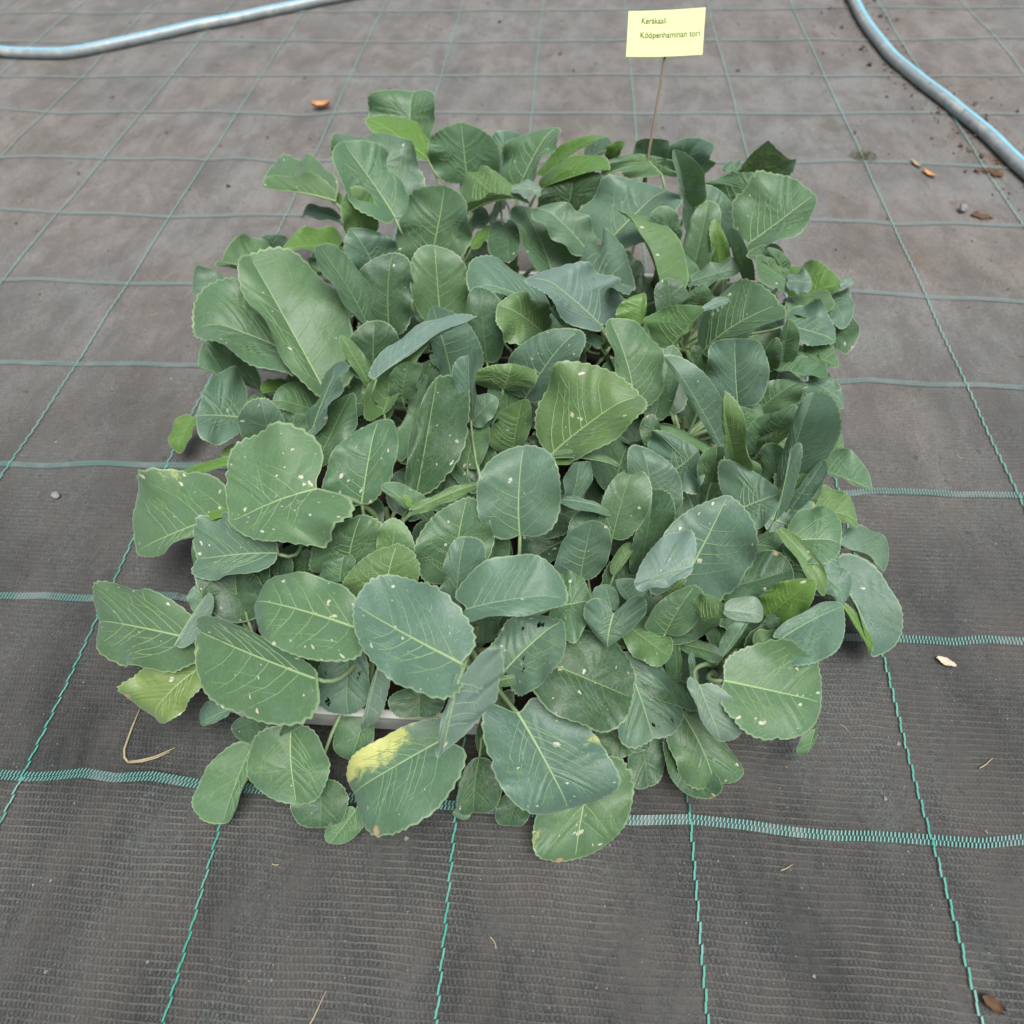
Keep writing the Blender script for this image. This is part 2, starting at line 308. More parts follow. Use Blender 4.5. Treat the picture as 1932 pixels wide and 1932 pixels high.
    nt = rs.randint(34, 46); tph = a / (2 * np.pi) * nt + .25 * np.interp(a, np.linspace(0, 6.2832, 15), rs.rand(15)) * 2
    saw = tph % 1.0; saw = np.where(saw < .62, saw / .62, (1 - saw) / .38); amp = rs.uniform(.026, .050) * np.interp(a, np.linspace(0, 6.2832, 24), rs.uniform(.3, 1.3, 24), period=6.2832)
    away = np.clip((np.pi - np.abs(a - np.pi)) * 0 + np.abs(a - np.pi) * 1.6, 0, 1)
    rad = 1 + amp * (saw - .5) * away
    for kk in range(2, 6): rad = rad + rs.uniform(-.03, .03) * (1 if kk < 4 else .6) * np.cos(kk * a + rs.uniform(0, 6.28))
    if rs.rand() < .35 or 's' in flags.lower():   # bites out of the margin
        for _ in range(rs.randint(1, 4)):
            a0 = rs.uniform(-2.4, 2.4) % 6.2832; dd = np.abs((a - a0 + np.pi) % (2 * np.pi) - np.pi); rad = rad - rs.uniform(.02, .06) * np.exp(-(dd / rs.uniform(.03, .08)) ** 2)
    U = [np.array([UC])]; Q = [np.array([0.])]
    for r in rings:
        t = r * (1 + (rad - 1) * r ** 6)
        U.append(UC + (u0 - UC) * t); Q.append(q0 * t)
    U = np.concatenate(U); Q = np.concatenate(Q); P = surf(U, Q)
    nr = len(rings)
    F = [(0, 1 + j, 1 + (j + 1) % NS) for j in range(NS)]
    for r in range(nr - 1):
        o0 = 1 + r * NS; o1 = o0 + NS
        F += [(o0 + j, o1 + j, o1 + (j + 1) % NS, o0 + (j + 1) % NS) for j in range(NS)]
    if 'h' in flags:
        hc = [(rs.uniform(.15, .9), rs.uniform(-.85, .85), rs.uniform(.0010, .0022) * (1 + 1.6 * rs.rand() ** 3), rs.uniform(.5, 2.4)) for _ in range(5)]
        keep = []
        for f in F:
            c0 = U[list(f)].mean(); c1 = Q[list(f)].mean(); ok = True
            for hu, hq, hr, asp in hc:
                jit = 1 + .38 * math.sin(61 * c0 + 47 * c1)
                if ((c0 - hu) * ln) ** 2 + ((c1 - hq) * W / 2 * asp) ** 2 < (hr * jit) ** 2 and abs(c1) > .06: ok = False; break
            if ok: keep.append(f)
        F = keep
    # wind so that the upper face looks along n (flipped leaves show their underside)
    e = np.cross(P[1 + NS // 4] - P[0], P[1] - P[0]) @ n
    if (e > 0) != flip: F = [f[::-1] for f in F]
    P = P - np.array(loc)
    me = mesh_np("leaf", P, F)
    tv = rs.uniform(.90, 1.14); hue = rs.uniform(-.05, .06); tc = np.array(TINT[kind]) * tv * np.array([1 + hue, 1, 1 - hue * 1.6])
    spot = 1.5 if 'S' in flags else .75 if 's' in flags else .16
    nvx = len(P); ct = np.empty((nvx, 4)); ct[:, :3] = tc; ct[:, 3] = spot
    me.color_attributes.new("tint", 'FLOAT_COLOR', 'POINT').data.foreach_set("color", ct.ravel())
    mk = np.zeros((nvx, 4)); mk[:, 3] = 1; mk[-2 * NS:, 1] = 1
    if kind == 'h': mk[:, 0] = np.clip((Q + .08) * 1.1, 0, 1) * np.clip((U - .10) * 3, 0, 1)
    elif kind == 'p': mk[:, 0] = .22 * np.clip(np.hypot((U - UC) * 1.6, Q), 0, 1) ** 2; 
    elif rs.rand() < .25: 
        a0 = rs.uniform(-2, 2); mk[:, 0] = .40 * np.exp(-(((U - UC) * 2 - math.cos(a0)) ** 2 + (Q - math.sin(a0)) ** 2) / .05)
    if kind in 'hp' or (kind == 'd' and rs.rand() < .3) or seed in (181, 182):
        a0 = rs.uniform(-1.2, 1.2) if kind != 'h' else -.9
        mk[:, 2] = .75 * np.exp(-(((U - UC) * 2.2 - math.cos(a0)) ** 2 + (Q - math.sin(a0)) ** 2) / .012)
    me.color_attributes.new("mark", 'FLOAT_COLOR', 'POINT').data.foreach_set("color", mk.ravel())
    uvl = me.uv_layers.new(name="UVMap"); li = np.empty(len(me.loops), np.int32); me.loops.foreach_get("vertex_index", li)
    off = rs.uniform(0, 20, 2); uvp = np.stack([U * ln + off[0], Q * W / 2 + off[1]], 1); uvl.data.foreach_set("uv", uvp[li].ravel())
    lo = obj("leaf", me, M_LEAF, plant)
    # veins: raised ribs lying in the blade, mid rib first, then side veins and their forks
    VV, VF = [], []; VT = []; bvh = BVHTree.FromPolygons([tuple(p) for p in P.tolist()], F); locv = np.array(loc)
    sgn = -1 if flip else 1
    def rib(us, qs, w0, w1):
        us = np.asarray(us); qs = np.asarray(qs); P = surf(us, qs); m = len(us); d = np.gradient(P, axis=0); d /= np.linalg.norm(d, axis=1)[:, None] + 1e-9
        nn = np.empty_like(P)
        for k in range(m):
            hit = bvh.find_nearest(Vector(P[k] - locv)); P[k] = np.array(hit[0]) + locv; nn[k] = hit[1]
        nn *= np.where((nn @ n) < 0, -1., 1.)[:, None]
        d = np.gradient(P, axis=0); d /= np.linalg.norm(d, axis=1)[:, None] + 1e-9
        sd_ = np.cross(nn, d); w = np.linspace(w0, w1, m)[:, None] * .5; b = len(VV); VT.extend([1. if w0 > .0025 else .40 if w0 > .0008 else .26] * (4 * m))
        for k in range(m):
            for v in (P[k] - sd_[k] * w[k] - nn[k] * -.00015, P[k] + nn[k] * (w[k] * .45 + .00042), P[k] + sd_[k] * w[k] - nn[k] * -.00015, P[k] - nn[k] * (w[k] * .9 + .0005)): VV.append(v - np.array(loc))
        for k in range(m - 1):
            for c in range(4): VF.append((b + 4 * k + c, b + 4 * k + (c + 1) % 4, b + 4 * k + 4 + (c + 1) % 4, b + 4 * k + 4 + c))
    sc = min(1.15, max(.5, W / .1))
    ue = .95; rib(np.linspace(.0, ue, 18), .0 * np.linspace(0, 1, 18), .0038 * sc, .0008)
    def inside(u, q): 
        w = np.where(u > UC, np.clip(1 - np.clip((u - UC) / (1 - UC), 0, 1) ** 2.35, 0, 1) ** (1 / 2.35), np.clip(1 - np.clip((UC - u) / UC, 0, 1) ** 2., 0, 1) ** .5)
        return np.abs(q) < w * .94
    for s_ in (-1, 1):
        for k, s0 in enumerate(sk[1:-1]):
            s0 = s0 + rs.uniform(-.02, .02); tt = np.linspace(0, 1, 14); jit = np.cumsum(rs.uniform(-.006, .006, 14))
            kk_ = 1 + .55 * max(0, .35 - s0) * 2; uu = s0 + kk_ * k1 * tt * rs.uniform(.9, 1.15) + k2 * tt ** 2 * rs.uniform(.7, 1.5) + jit; qq = s_ * tt
            ok = inside(uu, qq); m = int(np.argmin(ok)) if not ok.all() else 14
            if m < 5: continue
            m = max(5, int(m * rs.uniform(.86, 1.0)))
            w0 = (.00150 if k < 4 else .0011) * sc * rs.uniform(.8, 1.15); rib(uu[:m], qq[:m], w0, .0003)
            for fb in range(rs.randint(1, 4)):
                j = rs.randint(max(2, m // 3), max(3, m - 2)); t2 = np.linspace(0, 1, 7); dirn = rs.choice([-1, 1, 1]); L2 = rs.uniform(.09, .19)
                u2 = uu[j] + L2 * (t2 * (1.0 if dirn > 0 else .05) + .12 * t2 ** 2); q2 = qq[j] + s_ * L2 * (.55 if dirn > 0 else 1.5) * t2 * rs.uniform(.8, 1.2) + np.cumsum(rs.uniform(-.006, .006, 7))
                ok = inside(u2, q2); mm = int(np.argmin(ok)) if not ok.all() else 7
                if mm >= 3: rib(u2[:mm], q2[:mm], w0 * .55, .00022)
    vm = mesh_np("veins", VV, VF); VT = np.array(VT)[:, None]; va = np.ones((len(VV), 4))
    va[:, :3] = tc * (1 - VT * .6 - .12) * 1.12 + np.array((.34, .45, .22) if kind not in 'dv' else (.20, .30, .12)) * (VT * .6 + .12)
    vm.color_attributes.new("tint", 'FLOAT_COLOR', 'POINT').data.foreach_set("color", va.ravel()); obj("veins", vm, M_VEIN, lo)
    if petiole and target is not None:
        Tg = np.array(target); d0 = (B - Mc); d0 /= np.linalg.norm(d0); D = np.linalg.norm(Tg - B)
        A1 = B + d0 * D * .30 - np.array([0, 0, max(0., min(.3 * D, B[2] - .07))]); A2 = Tg + np.array([0, 0, .45 * max(B[2] - Tg[2], .02)]) + (B - Tg) * .15
        tube_path = []
        for t in np.linspace(0, 1, 10): tube_path.append((1 - t) ** 3 * (B + ax * .03 - n * .0006) + 3 * t * (1 - t) ** 2 * A1 + 3 * t * t * (1 - t) * A2 + t ** 3 * Tg)
        obj("petiole", tube(np.array(tube_path) - np.array(loc), np.linspace(.0021 * sc, .0036, 10), 7), M_PET, lo)
    return lo
def tube(P, R, seg=8, name="tube", cap=True):
    P = np.asarray(P, float); m = len(P); R = np.broadcast_to(R, (m,)); d = np.gradient(P, axis=0); d /= np.linalg.norm(d, axis=1)[:, None] + 1e-9
    up = np.array([0, 0, 1.]) if abs(d[0][2]) < .9 else np.array([1., 0, 0]); V = []; F = []
    for k in range(m):
        s = np.cross(d[k], up); s /= np.linalg.norm(s) + 1e-9; t = np.cross(s, d[k]); up = t
        for j in range(seg):
            a = 2 * math.pi * j / seg; V.append(P[k] + R[k] * (math.cos(a) * s + math.sin(a) * t))
    for k in range(m - 1): F += [(k * seg + j, k * seg + (j + 1) % seg, (k + 1) * seg + (j + 1) % seg, (k + 1) * seg + j) for j in range(seg)]
    if cap: F += [tuple(range(seg))[::-1], tuple((m - 1) * seg + j for j in range(seg))]
    return mesh_np(name, V, F)

PLANTS = [(0.264, 0.134), (0.396, 0.136), (0.508, 0.146), (0.662, 0.162), (0.776, 0.139), (0.276, 0.301), (0.387, 0.294), (0.514, 0.327), (0.658, 0.322), (0.777, 0.298), (0.267, 0.475), (0.409, 0.484), (0.54, 0.453), (0.649, 0.477), (0.765, 0.457), (0.274, 0.614), (0.417, 0.645), (0.527, 0.622), (0.661, 0.633), (0.78, 0.644), (0.275, 0.787), (0.404, 0.787), (0.511, 0.782), (0.658, 0.772), (0.747, 0.795)]
LABELS = [
 "cabbage seedling at front left corner with a yellowing leaf hanging over the tray edge",
 "cabbage seedling in front row with two broad white-flecked leaves above the visible white tray",
 "cabbage seedling in front row with the half yellow leaf and two big drooping leaves",
 "cabbage seedling in front row with smooth bluish leaf, pale flap on it, right of centre",
 "cabbage seedling at front right corner with broad leaves spreading out over the fabric",
 "cabbage seedling at left edge, second row, with long white-flecked leaf pointing outwards",
 "cabbage seedling in second row with wide wrinkled leaf facing up beside long dark standing leaf",
 "cabbage seedling in the middle of second row with one broad pale green slanting leaf",
 "cabbage seedling, second row, with flecked oval leaf just right of the big round bluish leaf",
 "cabbage seedling at right edge, second row, with tall narrow upright leaf and twisted pale leaf",
 "cabbage seedling at left edge, third row, with two very large leaves fanned to the left",
 "cabbage seedling in third row with a bent-over leaf showing a pale blue flap",
 "cabbage seedling mid third row with dark round leaf and small holed light leaf",
 "cabbage seedling in third row with tall oval leaf right above the broad pale green leaf",
 "cabbage seedling at right edge, third row, with round bluish leaf beside a narrow slanting one",
 "cabbage seedling at left edge, fourth row, with dark upright oval leaf behind largest leaves",
 "cabbage seedling in fourth row with large upright oval leaf, left of centre",
 "cabbage seedling mid fourth row with small yellow-green leaf half hidden under bluish ones",
 "cabbage seedling in fourth row with two bluish leaves lying flat and pointing left",
 "cabbage seedling at right edge, fourth row, with broad pale-flecked leaf pointing up right",
 "cabbage seedling at back left corner with a drooping leaf pointing left over the fabric",
 "cabbage seedling in back row with the highest leaf and a pale upright round leaf",
 "cabbage seedling in the middle of back row with long arching yellow-green leaf",
 "cabbage seedling in back row with broad ribbed leaf just left of the sign stick",
 "cabbage seedling at back right corner with rounded leaves standing above the far edge",
]
ROWDATA = [
(21,343,910,240,348,965,310,284,938,290,392,933,289,'g',''),
(21,380,867,254,291,887,304,327,852,281,362,928,269,'v',''),
(22,488,886,220,492,919,270,469,907,246,524,905,252,'b',''),
(23,624,967,200,665,933,240,643,986,228,660,914,227,'b',''),
(23,660,911,231,676,888,271,660,911,253,676,889,253,'v',''),
(22,554,923,200,646,920,270,589,941,230,610,911,238,'v',''),
(24,724,936,200,728,924,260,697,935,238,753,916,242,'b',''),
(24,870,931,200,833,908,220,845,906,212,863,949,207,'b',''),
(24,782,941,190,793,917,260,756,951,226,820,872,250,'b','w'),
(24,908,932,200,888,890,270,872,937,207,945,906,223,'g',''),
(24,847,838,200,883,841,250,816,882,205,894,800,242,'g',''),
(19,853,726,210,930,753,270,867,810,243,899,695,244,'g','s'),
(24,832,786,160,791,827,240,765,791,207,852,826,197,'b',''),
(24,771,805,220,735,790,310,744,780,264,781,796,266,'b',''),
(24,744,905,212,703,918,242,657,868,239,760,919,215,'g',''),
(22,593,852,170,604,868,230,548,875,189,652,848,223,'d',''),
(23,656,753,190,738,806,250,635,832,217,737,732,228,'b',''),
(21,436,873,214,431,894,294,381,864,262,489,886,248,'g',''),
(22,517,841,216,571,887,296,489,887,244,571,831,262,'g',''),
(22,548,871,206,654,844,256,608,907,238,594,868,228,'v',''),
(21,351,771,225,297,847,305,260,775,285,366,849,263,'b',''),
(21,346,742,234,276,793,314,291,711,286,358,814,258,'g',''),
(20,213,880,170,155,930,180,184,893,175,203,920,173,'v',''),
(20,221,859,189,76,923,169,143,930,179,129,1001,178,'g',''),
(20,208,885,140,124,921,130,169,891,135,162,925,135,'b',''),
(20,111,817,120,109,808,160,97,793,149,128,839,131,'b',''),
(20,224,814,140,152,738,180,187,744,164,185,819,155,'v',''),
(20,302,721,220,303,720,290,276,710,250,325,734,253,'y',''),
(20,141,747,120,74,705,180,91,679,168,95,784,153,'g',''),
(20,57,732,110,-6,720,120,34,701,115,11,756,116,'b',''),
(15,315,696,170,295,699,240,282,675,208,337,730,197,'b',''),
(22,491,922,160,469,859,160,484,852,160,474,899,160,'g',''),
(21,439,833,160,475,829,180,454,861,174,460,812,167,'b',''),
(21,447,783,160,482,802,180,459,809,171,475,775,170,'v',''),
(22,500,818,181,513,712,181,524,769,181,476,758,181,'d',''),
(23,577,737,150,528,811,210,516,762,190,604,785,164,'g',''),
(23,627,751,180,552,773,240,569,733,213,611,784,210,'b',''),
(21,447,812,202,538,763,252,454,886,216,488,793,224,'y',''),
(22,514,786,253,556,780,253,540,798,253,539,760,253,'k','f'),
(23,617,696,170,689,589,230,662,744,195,658,583,208,'b',''),
(16,391,710,174,422,759,274,341,746,223,458,721,224,'g',''),
(18,579,601,190,478,589,240,520,582,217,499,642,232,'b',''),
(15,352,583,160,363,632,250,310,609,205,393,609,203,'d',''),
(16,423,602,160,419,651,250,386,620,216,464,633,200,'g',''),
(18,647,571,160,579,586,200,614,554,173,624,581,174,'b',''),
(24,748,736,200,725,733,260,709,724,232,753,743,232,'g',''),
(19,789,737,150,799,788,240,769,762,193,817,758,198,'g',''),
(19,838,740,146,810,760,226,809,746,180,838,752,176,'v',''),
(19,788,708,160,743,722,200,759,703,178,781,729,176,'g',''),
(19,777,680,180,840,685,200,815,700,192,798,660,186,'b','f'),
(19,864,699,160,814,702,250,838,703,206,854,684,217,'b',''),
(19,733,657,184,671,728,264,696,695,228,753,712,210,'y',''),
(19,908,699,183,843,668,233,869,671,208,884,710,212,'d',''),
(19,904,691,187,867,677,237,883,682,209,900,695,210,'g',''),
(19,974,747,140,963,753,170,951,748,156,987,752,153,'b',''),
(19,909,665,190,848,663,230,863,634,208,884,679,211,'g',''),
(19,922,667,160,974,654,200,942,730,175,955,634,184,'v','w'),
(19,901,659,200,926,641,210,919,665,206,908,619,206,'k','f'),
(19,967,647,202,988,659,202,977,660,202,980,644,202,'k','f'),
(19,966,669,170,966,589,190,990,647,181,946,615,178,'b',''),
(19,961,654,150,972,557,170,995,626,161,951,578,162,'d',''),
(19,914,657,174,930,597,184,958,633,183,899,612,177,'g',''),
(19,892,589,182,946,550,192,932,612,186,900,546,185,'b',''),
(19,747,633,158,738,663,198,721,643,175,770,650,175,'d',''),
(19,780,630,169,780,629,209,760,638,174,799,623,191,'g',''),
(19,911,550,170,946,516,180,938,569,174,923,518,175,'g',''),
(19,916,548,160,923,501,180,930,539,170,906,512,167,'v',''),
(14,909,497,170,945,456,170,933,496,170,907,459,170,'b',''),
(14,871,524,164,925,486,184,911,554,174,898,495,175,'g',''),
(14,884,531,165,868,529,235,870,533,188,893,529,202,'g',''),
(19,787,567,150,860,556,240,817,615,211,848,522,208,'g','s'),
(19,729,580,150,701,572,180,707,567,169,716,601,177,'g',''),
(14,740,551,172,775,558,232,714,598,180,762,550,200,'y',''),
(14,768,544,240,801,564,240,782,560,240,785,544,240,'k','f'),
(14,868,529,150,858,520,210,854,530,172,876,521,181,'d',''),
(14,853,483,123,892,493,173,860,507,142,895,465,164,'g',''),
(14,826,478,140,806,516,220,778,493,192,855,500,190,'b',''),
(10,221,508,120,197,473,150,211,479,136,199,499,141,'v',''),
(10,171,509,110,92,514,150,140,500,126,110,563,139,'g',''),
(10,199,473,120,175,454,140,190,455,129,183,479,129,'g',''),
(10,262,465,120,223,446,160,246,437,137,237,485,143,'g',''),
(5,256,405,115,245,435,145,235,422,137,272,428,129,'d',''),
(10,191,379,120,164,372,130,180,369,125,173,394,125,'y',''),
(10,43,507,50,33,450,40,55,478,46,15,485,44,'v',''),
(10,175,438,130,138,405,170,167,368,153,138,490,148,'b',''),
(11,344,498,150,353,527,220,313,513,187,384,517,190,'d',''),
(10,242,529,150,117,530,220,198,457,188,144,603,201,'g',''),
(10,284,471,150,179,607,260,207,514,225,287,599,204,'g',''),
(15,323,579,178,276,605,278,284,566,249,312,614,228,'g',''),
(11,365,422,150,350,457,190,348,430,165,380,451,170,'y',''),
(5,297,361,140,345,414,210,292,390,163,339,376,172,'g',''),
(11,450,502,150,428,543,240,427,509,194,486,534,174,'b',''),
(11,374,420,166,427,481,236,365,453,185,423,457,215,'y',''),
(11,355,451,185,326,476,245,334,456,213,352,471,208,'y',''),
(11,372,424,220,492,505,250,419,489,235,452,473,240,'k','w'),
(5,288,388,160,335,429,240,305,407,193,350,391,238,'b',''),
(5,241,369,140,248,384,220,218,363,197,263,387,184,'b','s'),
(12,495,528,160,488,577,240,469,556,209,520,558,199,'d',''),
(11,400,432,186,415,443,236,389,441,210,431,435,216,'g',''),
(17,569,569,174,515,553,234,527,519,199,552,597,207,'y',''),
(6,402,391,120,422,466,180,398,422,142,428,438,177,'g',''),
(12,528,456,130,525,476,170,502,467,157,551,471,152,'g',''),
(12,551,459,160,610,488,250,545,498,202,612,448,217,'b','s'),
(12,522,466,170,533,465,210,486,483,187,569,457,206,'y',''),
(8,592,398,130,573,410,160,564,393,151,598,419,146,'d',''),
(6,423,329,120,445,447,210,415,363,160,486,395,177,'d','s'),
(7,481,376,120,493,418,160,473,393,133,511,395,143,'g','s'),
(12,486,417,159,516,432,189,490,441,176,511,410,171,'b',''),
(7,487,406,173,486,448,243,467,429,211,501,425,242,'b',''),
(12,538,399,130,550,422,200,512,414,154,563,411,174,'y','sh'),
(14,718,453,140,736,524,200,709,492,167,748,483,170,'g','s'),
(13,692,546,212,694,570,242,663,558,220,699,559,229,'v',''),
(18,649,563,191,560,569,271,582,536,243,644,622,220,'k',''),
(13,688,440,170,649,510,250,654,456,216,712,494,208,'g',''),
(8,717,401,140,709,431,170,696,413,155,720,418,156,'d',''),
(7,586,360,170,677,389,250,602,438,219,661,342,216,'y','s'),
(14,796,555,120,776,570,160,775,557,139,797,566,137,'d',''),
(14,841,452,120,817,458,160,816,448,142,853,467,133,'g',''),
(14,849,417,120,853,440,170,830,433,137,864,431,161,'g',''),
(14,856,420,143,864,418,203,850,430,163,871,409,176,'g',''),
(14,852,411,132,866,408,182,851,421,151,868,399,166,'y',''),
(9,867,378,110,850,399,160,840,387,138,872,393,139,'d',''),
(14,944,435,100,963,435,110,961,475,108,952,427,104,'g',''),
(14,934,402,107,979,367,117,962,426,110,948,379,111,'g',''),
(14,796,423,120,724,439,150,759,412,132,751,432,139,'g',''),
(8,733,366,140,760,378,170,710,413,153,762,335,148,'b',''),
(14,800,419,130,721,453,240,756,432,180,786,448,189,'b',''),
(9,777,347,148,776,366,188,754,351,175,790,349,183,'g','sh'),
(9,808,340,163,802,346,193,784,343,172,824,343,180,'y',''),
(9,797,345,183,764,374,263,780,354,209,805,345,225,'y',''),
(9,869,365,120,862,386,250,856,386,194,900,362,215,'b',''),
(9,903,353,90,963,335,100,938,380,94,933,322,96,'y',''),
(9,866,352,120,895,351,170,875,361,139,886,344,149,'y',''),
(9,873,329,126,895,356,186,878,345,150,895,335,157,'b',''),
(9,796,296,164,837,300,194,796,344,170,814,263,172,'b',''),
(9,833,280,171,834,321,241,832,311,221,845,311,227,'b',''),
(8,703,291,160,687,334,220,669,316,201,731,315,183,'b',''),
(3,694,247,110,699,294,190,682,267,138,723,280,171,'d',''),
(3,634,228,130,631,285,170,609,256,150,656,263,154,'d',''),
(8,659,262,149,675,314,209,648,293,177,698,284,183,'g','s'),
(7,591,349,179,620,340,189,605,350,183,601,336,182,'v',''),
(7,591,342,188,667,325,198,627,346,193,627,336,193,'g','f'),
(8,608,296,150,618,331,200,594,300,191,631,324,175,'b',''),
(7,601,290,180,656,279,180,621,291,180,626,273,180,'b','f'),
(9,941,312,80,996,283,70,991,335,75,958,295,76,'b',''),
(9,824,281,120,865,268,130,854,294,126,844,257,126,'g',''),
(9,856,279,131,913,277,141,901,322,137,876,239,141,'g',''),
(9,928,285,80,974,185,40,998,245,55,933,230,73,'b',''),
(9,927,225,85,968,183,45,954,209,66,944,203,65,'v',''),
(9,892,255,110,926,224,100,923,256,105,902,222,104,'b',''),
(9,844,282,151,892,215,131,874,254,141,858,242,141,'y','f'),
(0,182,212,90,176,259,130,170,234,111,187,239,111,'g',''),
(0,275,201,100,288,229,140,260,217,119,301,215,122,'d',''),
(0,306,213,100,314,234,140,296,223,118,323,223,119,'d',''),
(0,243,167,100,237,206,130,208,184,117,274,194,117,'d',''),
(5,196,359,137,92,352,97,152,350,118,143,367,119,'v',''),
(5,225,271,158,77,250,88,164,241,121,105,334,125,'g','S'),
(5,231,266,161,188,259,146,210,262,153,203,272,153,'v',''),
(5,295,215,164,192,218,134,234,186,143,212,266,150,'b','S'),
(6,372,287,160,388,364,220,332,316,176,416,332,200,'g','S'),
(7,449,275,150,399,293,190,417,279,174,436,298,166,'g','s'),
(6,438,270,180,430,281,190,428,274,186,437,277,184,'v',''),
(6,441,261,190,512,294,200,474,282,195,472,262,194,'y','f'),
(6,335,278,200,236,247,170,343,212,192,260,348,192,'g','Sc'),
(0,204,168,110,203,193,130,188,177,118,217,185,122,'b',''),
(0,204,136,100,49,169,60,157,99,85,93,206,74,'g','s'),
(0,193,121,120,214,179,130,208,147,125,227,143,126,'k','f'),
(0,219,102,105,169,55,75,216,62,89,155,95,86,'p','s'),
(0,239,76,50,205,61,40,229,62,45,215,85,46,'b',''),
(1,340,79,90,252,50,60,317,43,76,288,71,74,'d','s'),
(1,383,125,120,383,69,80,408,98,100,349,95,99,'b','sh'),
(1,397,79,60,385,32,40,407,51,50,364,57,48,'g','s'),
(0,277,40,50,256,-35,20,282,-3,35,224,-3,29,'g','s'),
(1,398,-14,30,373,-46,15,406,-33,25,374,-25,22,'g',''),
(1,358,10,44,362,-34,24,389,-9,35,330,-14,34,'d','s'),
(0,327,55,84,339,-13,44,374,24,63,286,17,66,'g','s'),
(2,463,67,100,460,96,110,431,76,104,488,82,105,'d',''),
(2,514,-2,30,505,-14,20,518,-12,25,501,-6,24,'b',''),
(2,525,41,56,522,-11,31,552,13,43,506,7,39,'d',''),
(2,572,17,40,559,-18,20,583,-3,31,547,0,28,'d',''),
(2,544,106,70,531,41,50,558,74,61,523,72,59,'d','s'),
(3,646,47,60,629,-45,20,685,11,47,589,-13,32,'g','s'),
(4,733,71,50,752,20,30,774,42,35,721,50,44,'d',''),
(4,737,98,70,773,31,40,796,64,48,727,48,54,'g','s'),
(3,697,78,50,704,27,30,723,59,41,682,43,38,'d',''),
(3,655,78,70,686,54,60,695,71,62,650,51,66,'d',''),
(1,420,112,130,404,57,80,431,86,108,406,74,95,'k','sf'),
(2,493,51,90,391,-4,50,468,-30,65,423,48,70,'h','sc'),
(3,671,145,107,706,68,67,729,109,82,654,82,83,'b','sh'),
(2,580,123,137,682,100,97,646,158,118,623,63,112,'d','s'),
(2,564,75,110,623,-8,60,652,49,77,543,18,91,'b','Sc'),
(2,522,147,110,522,170,130,506,157,120,539,161,121,'d',''),
(1,362,221,130,384,249,190,328,236,143,414,232,169,'g','s'),
(1,358,202,130,363,226,150,335,210,135,379,214,142,'g',''),
(1,419,215,146,427,242,196,406,234,177,450,222,161,'y','s'),
(1,414,171,150,432,210,200,375,189,160,462,186,180,'y','s'),
(2,523,227,120,533,259,160,521,243,138,546,238,139,'g',''),
(2,488,205,140,501,267,210,450,231,163,533,235,178,'g',''),
(2,558,239,182,559,305,252,515,265,218,602,271,224,'b','s'),
(2,494,169,160,495,188,180,478,175,167,497,180,172,'b',''),
(2,496,169,161,504,208,221,487,194,196,531,189,203,'b',''),
(2,517,85,210,405,141,200,462,65,206,472,163,204,'b','S'),
(2,516,69,217,501,22,157,551,78,211,497,39,176,'k','sc'),
(2,595,179,140,635,184,150,611,222,146,616,136,143,'g','s'),
(2,512,143,200,606,154,220,561,191,212,561,130,209,'b','c'),
(2,552,104,150,605,152,170,551,142,157,595,88,156,'b','Sh'),
(2,547,91,155,567,96,155,554,96,155,557,85,155,'g','f'),
(1,402,127,180,272,162,160,363,90,174,346,179,171,'g','S'),
(1,365,84,150,212,137,130,307,45,143,284,131,153,'g','S'),
(4,730,123,90,723,151,130,714,139,114,732,140,112,'d',''),
(9,783,226,106,857,240,136,817,265,121,827,206,122,'d',''),
(4,829,192,118,863,211,168,827,215,129,855,179,138,'v',''),
(3,663,231,120,685,261,140,666,254,131,678,245,131,'y',''),
(3,686,194,120,663,209,150,672,195,132,694,214,132,'b',''),
(3,676,171,121,718,133,131,707,171,125,688,130,127,'y','s'),
(3,714,200,130,732,209,160,717,209,141,727,201,146,'y',''),
(3,624,208,150,632,239,220,597,225,174,654,223,192,'b','s'),
(3,656,169,160,648,188,180,636,177,173,661,181,170,'b',''),
(3,657,163,166,652,133,146,691,170,174,630,168,164,'b','c'),
(3,731,209,150,770,277,220,706,244,173,793,215,182,'b','sc'),
(4,722,179,240,669,163,230,693,157,234,707,213,238,'k','f'),
(3,714,159,132,735,188,182,699,178,143,747,166,164,'g','s'),
(4,774,187,140,788,189,160,779,193,150,782,185,150,'v',''),
(4,742,155,177,763,147,207,746,179,182,752,151,190,'y',''),
(4,756,153,206,791,149,206,779,166,206,770,140,206,'k','f'),
(4,792,162,80,811,180,110,793,178,94,809,163,95,'d',''),
(3,732,153,120,772,138,130,752,155,124,751,133,126,'g',''),
(4,756,118,180,772,140,210,757,135,196,769,130,200,'b','f'),
(4,829,168,120,814,175,160,814,171,143,827,174,142,'b',''),
(4,801,143,140,835,133,150,820,163,143,812,143,143,'g',''),
(4,821,149,152,889,186,162,851,178,157,855,125,155,'b',''),
(4,882,94,50,875,69,30,884,86,45,866,81,37,'g',''),
(4,760,102,160,858,93,140,819,141,151,795,53,149,'g','s'),
(4,748,111,110,739,140,130,738,122,119,744,132,124,'b',''),
(4,734,93,170,758,49,140,773,73,149,730,75,161,'k',''),
]
GRP = "cabbage seedlings in the white trays"
roots = []
for k, (px, py) in enumerate(PLANTS):
    r = obj("cabbage_seedling", None, loc=(px, py, .058)); tag(r, LABELS[k], "cabbage plant", GRP); roots.append(r)
    rr = random.Random(k); dx, dy = rr.uniform(-.01, .01), rr.uniform(-.01, .01)
    obj("stem", tube([(0, 0, -.01), (dx * .4, dy * .4, .03), (dx, dy, .075)], [.0045, .004, .003], 8), M_STEM, r)
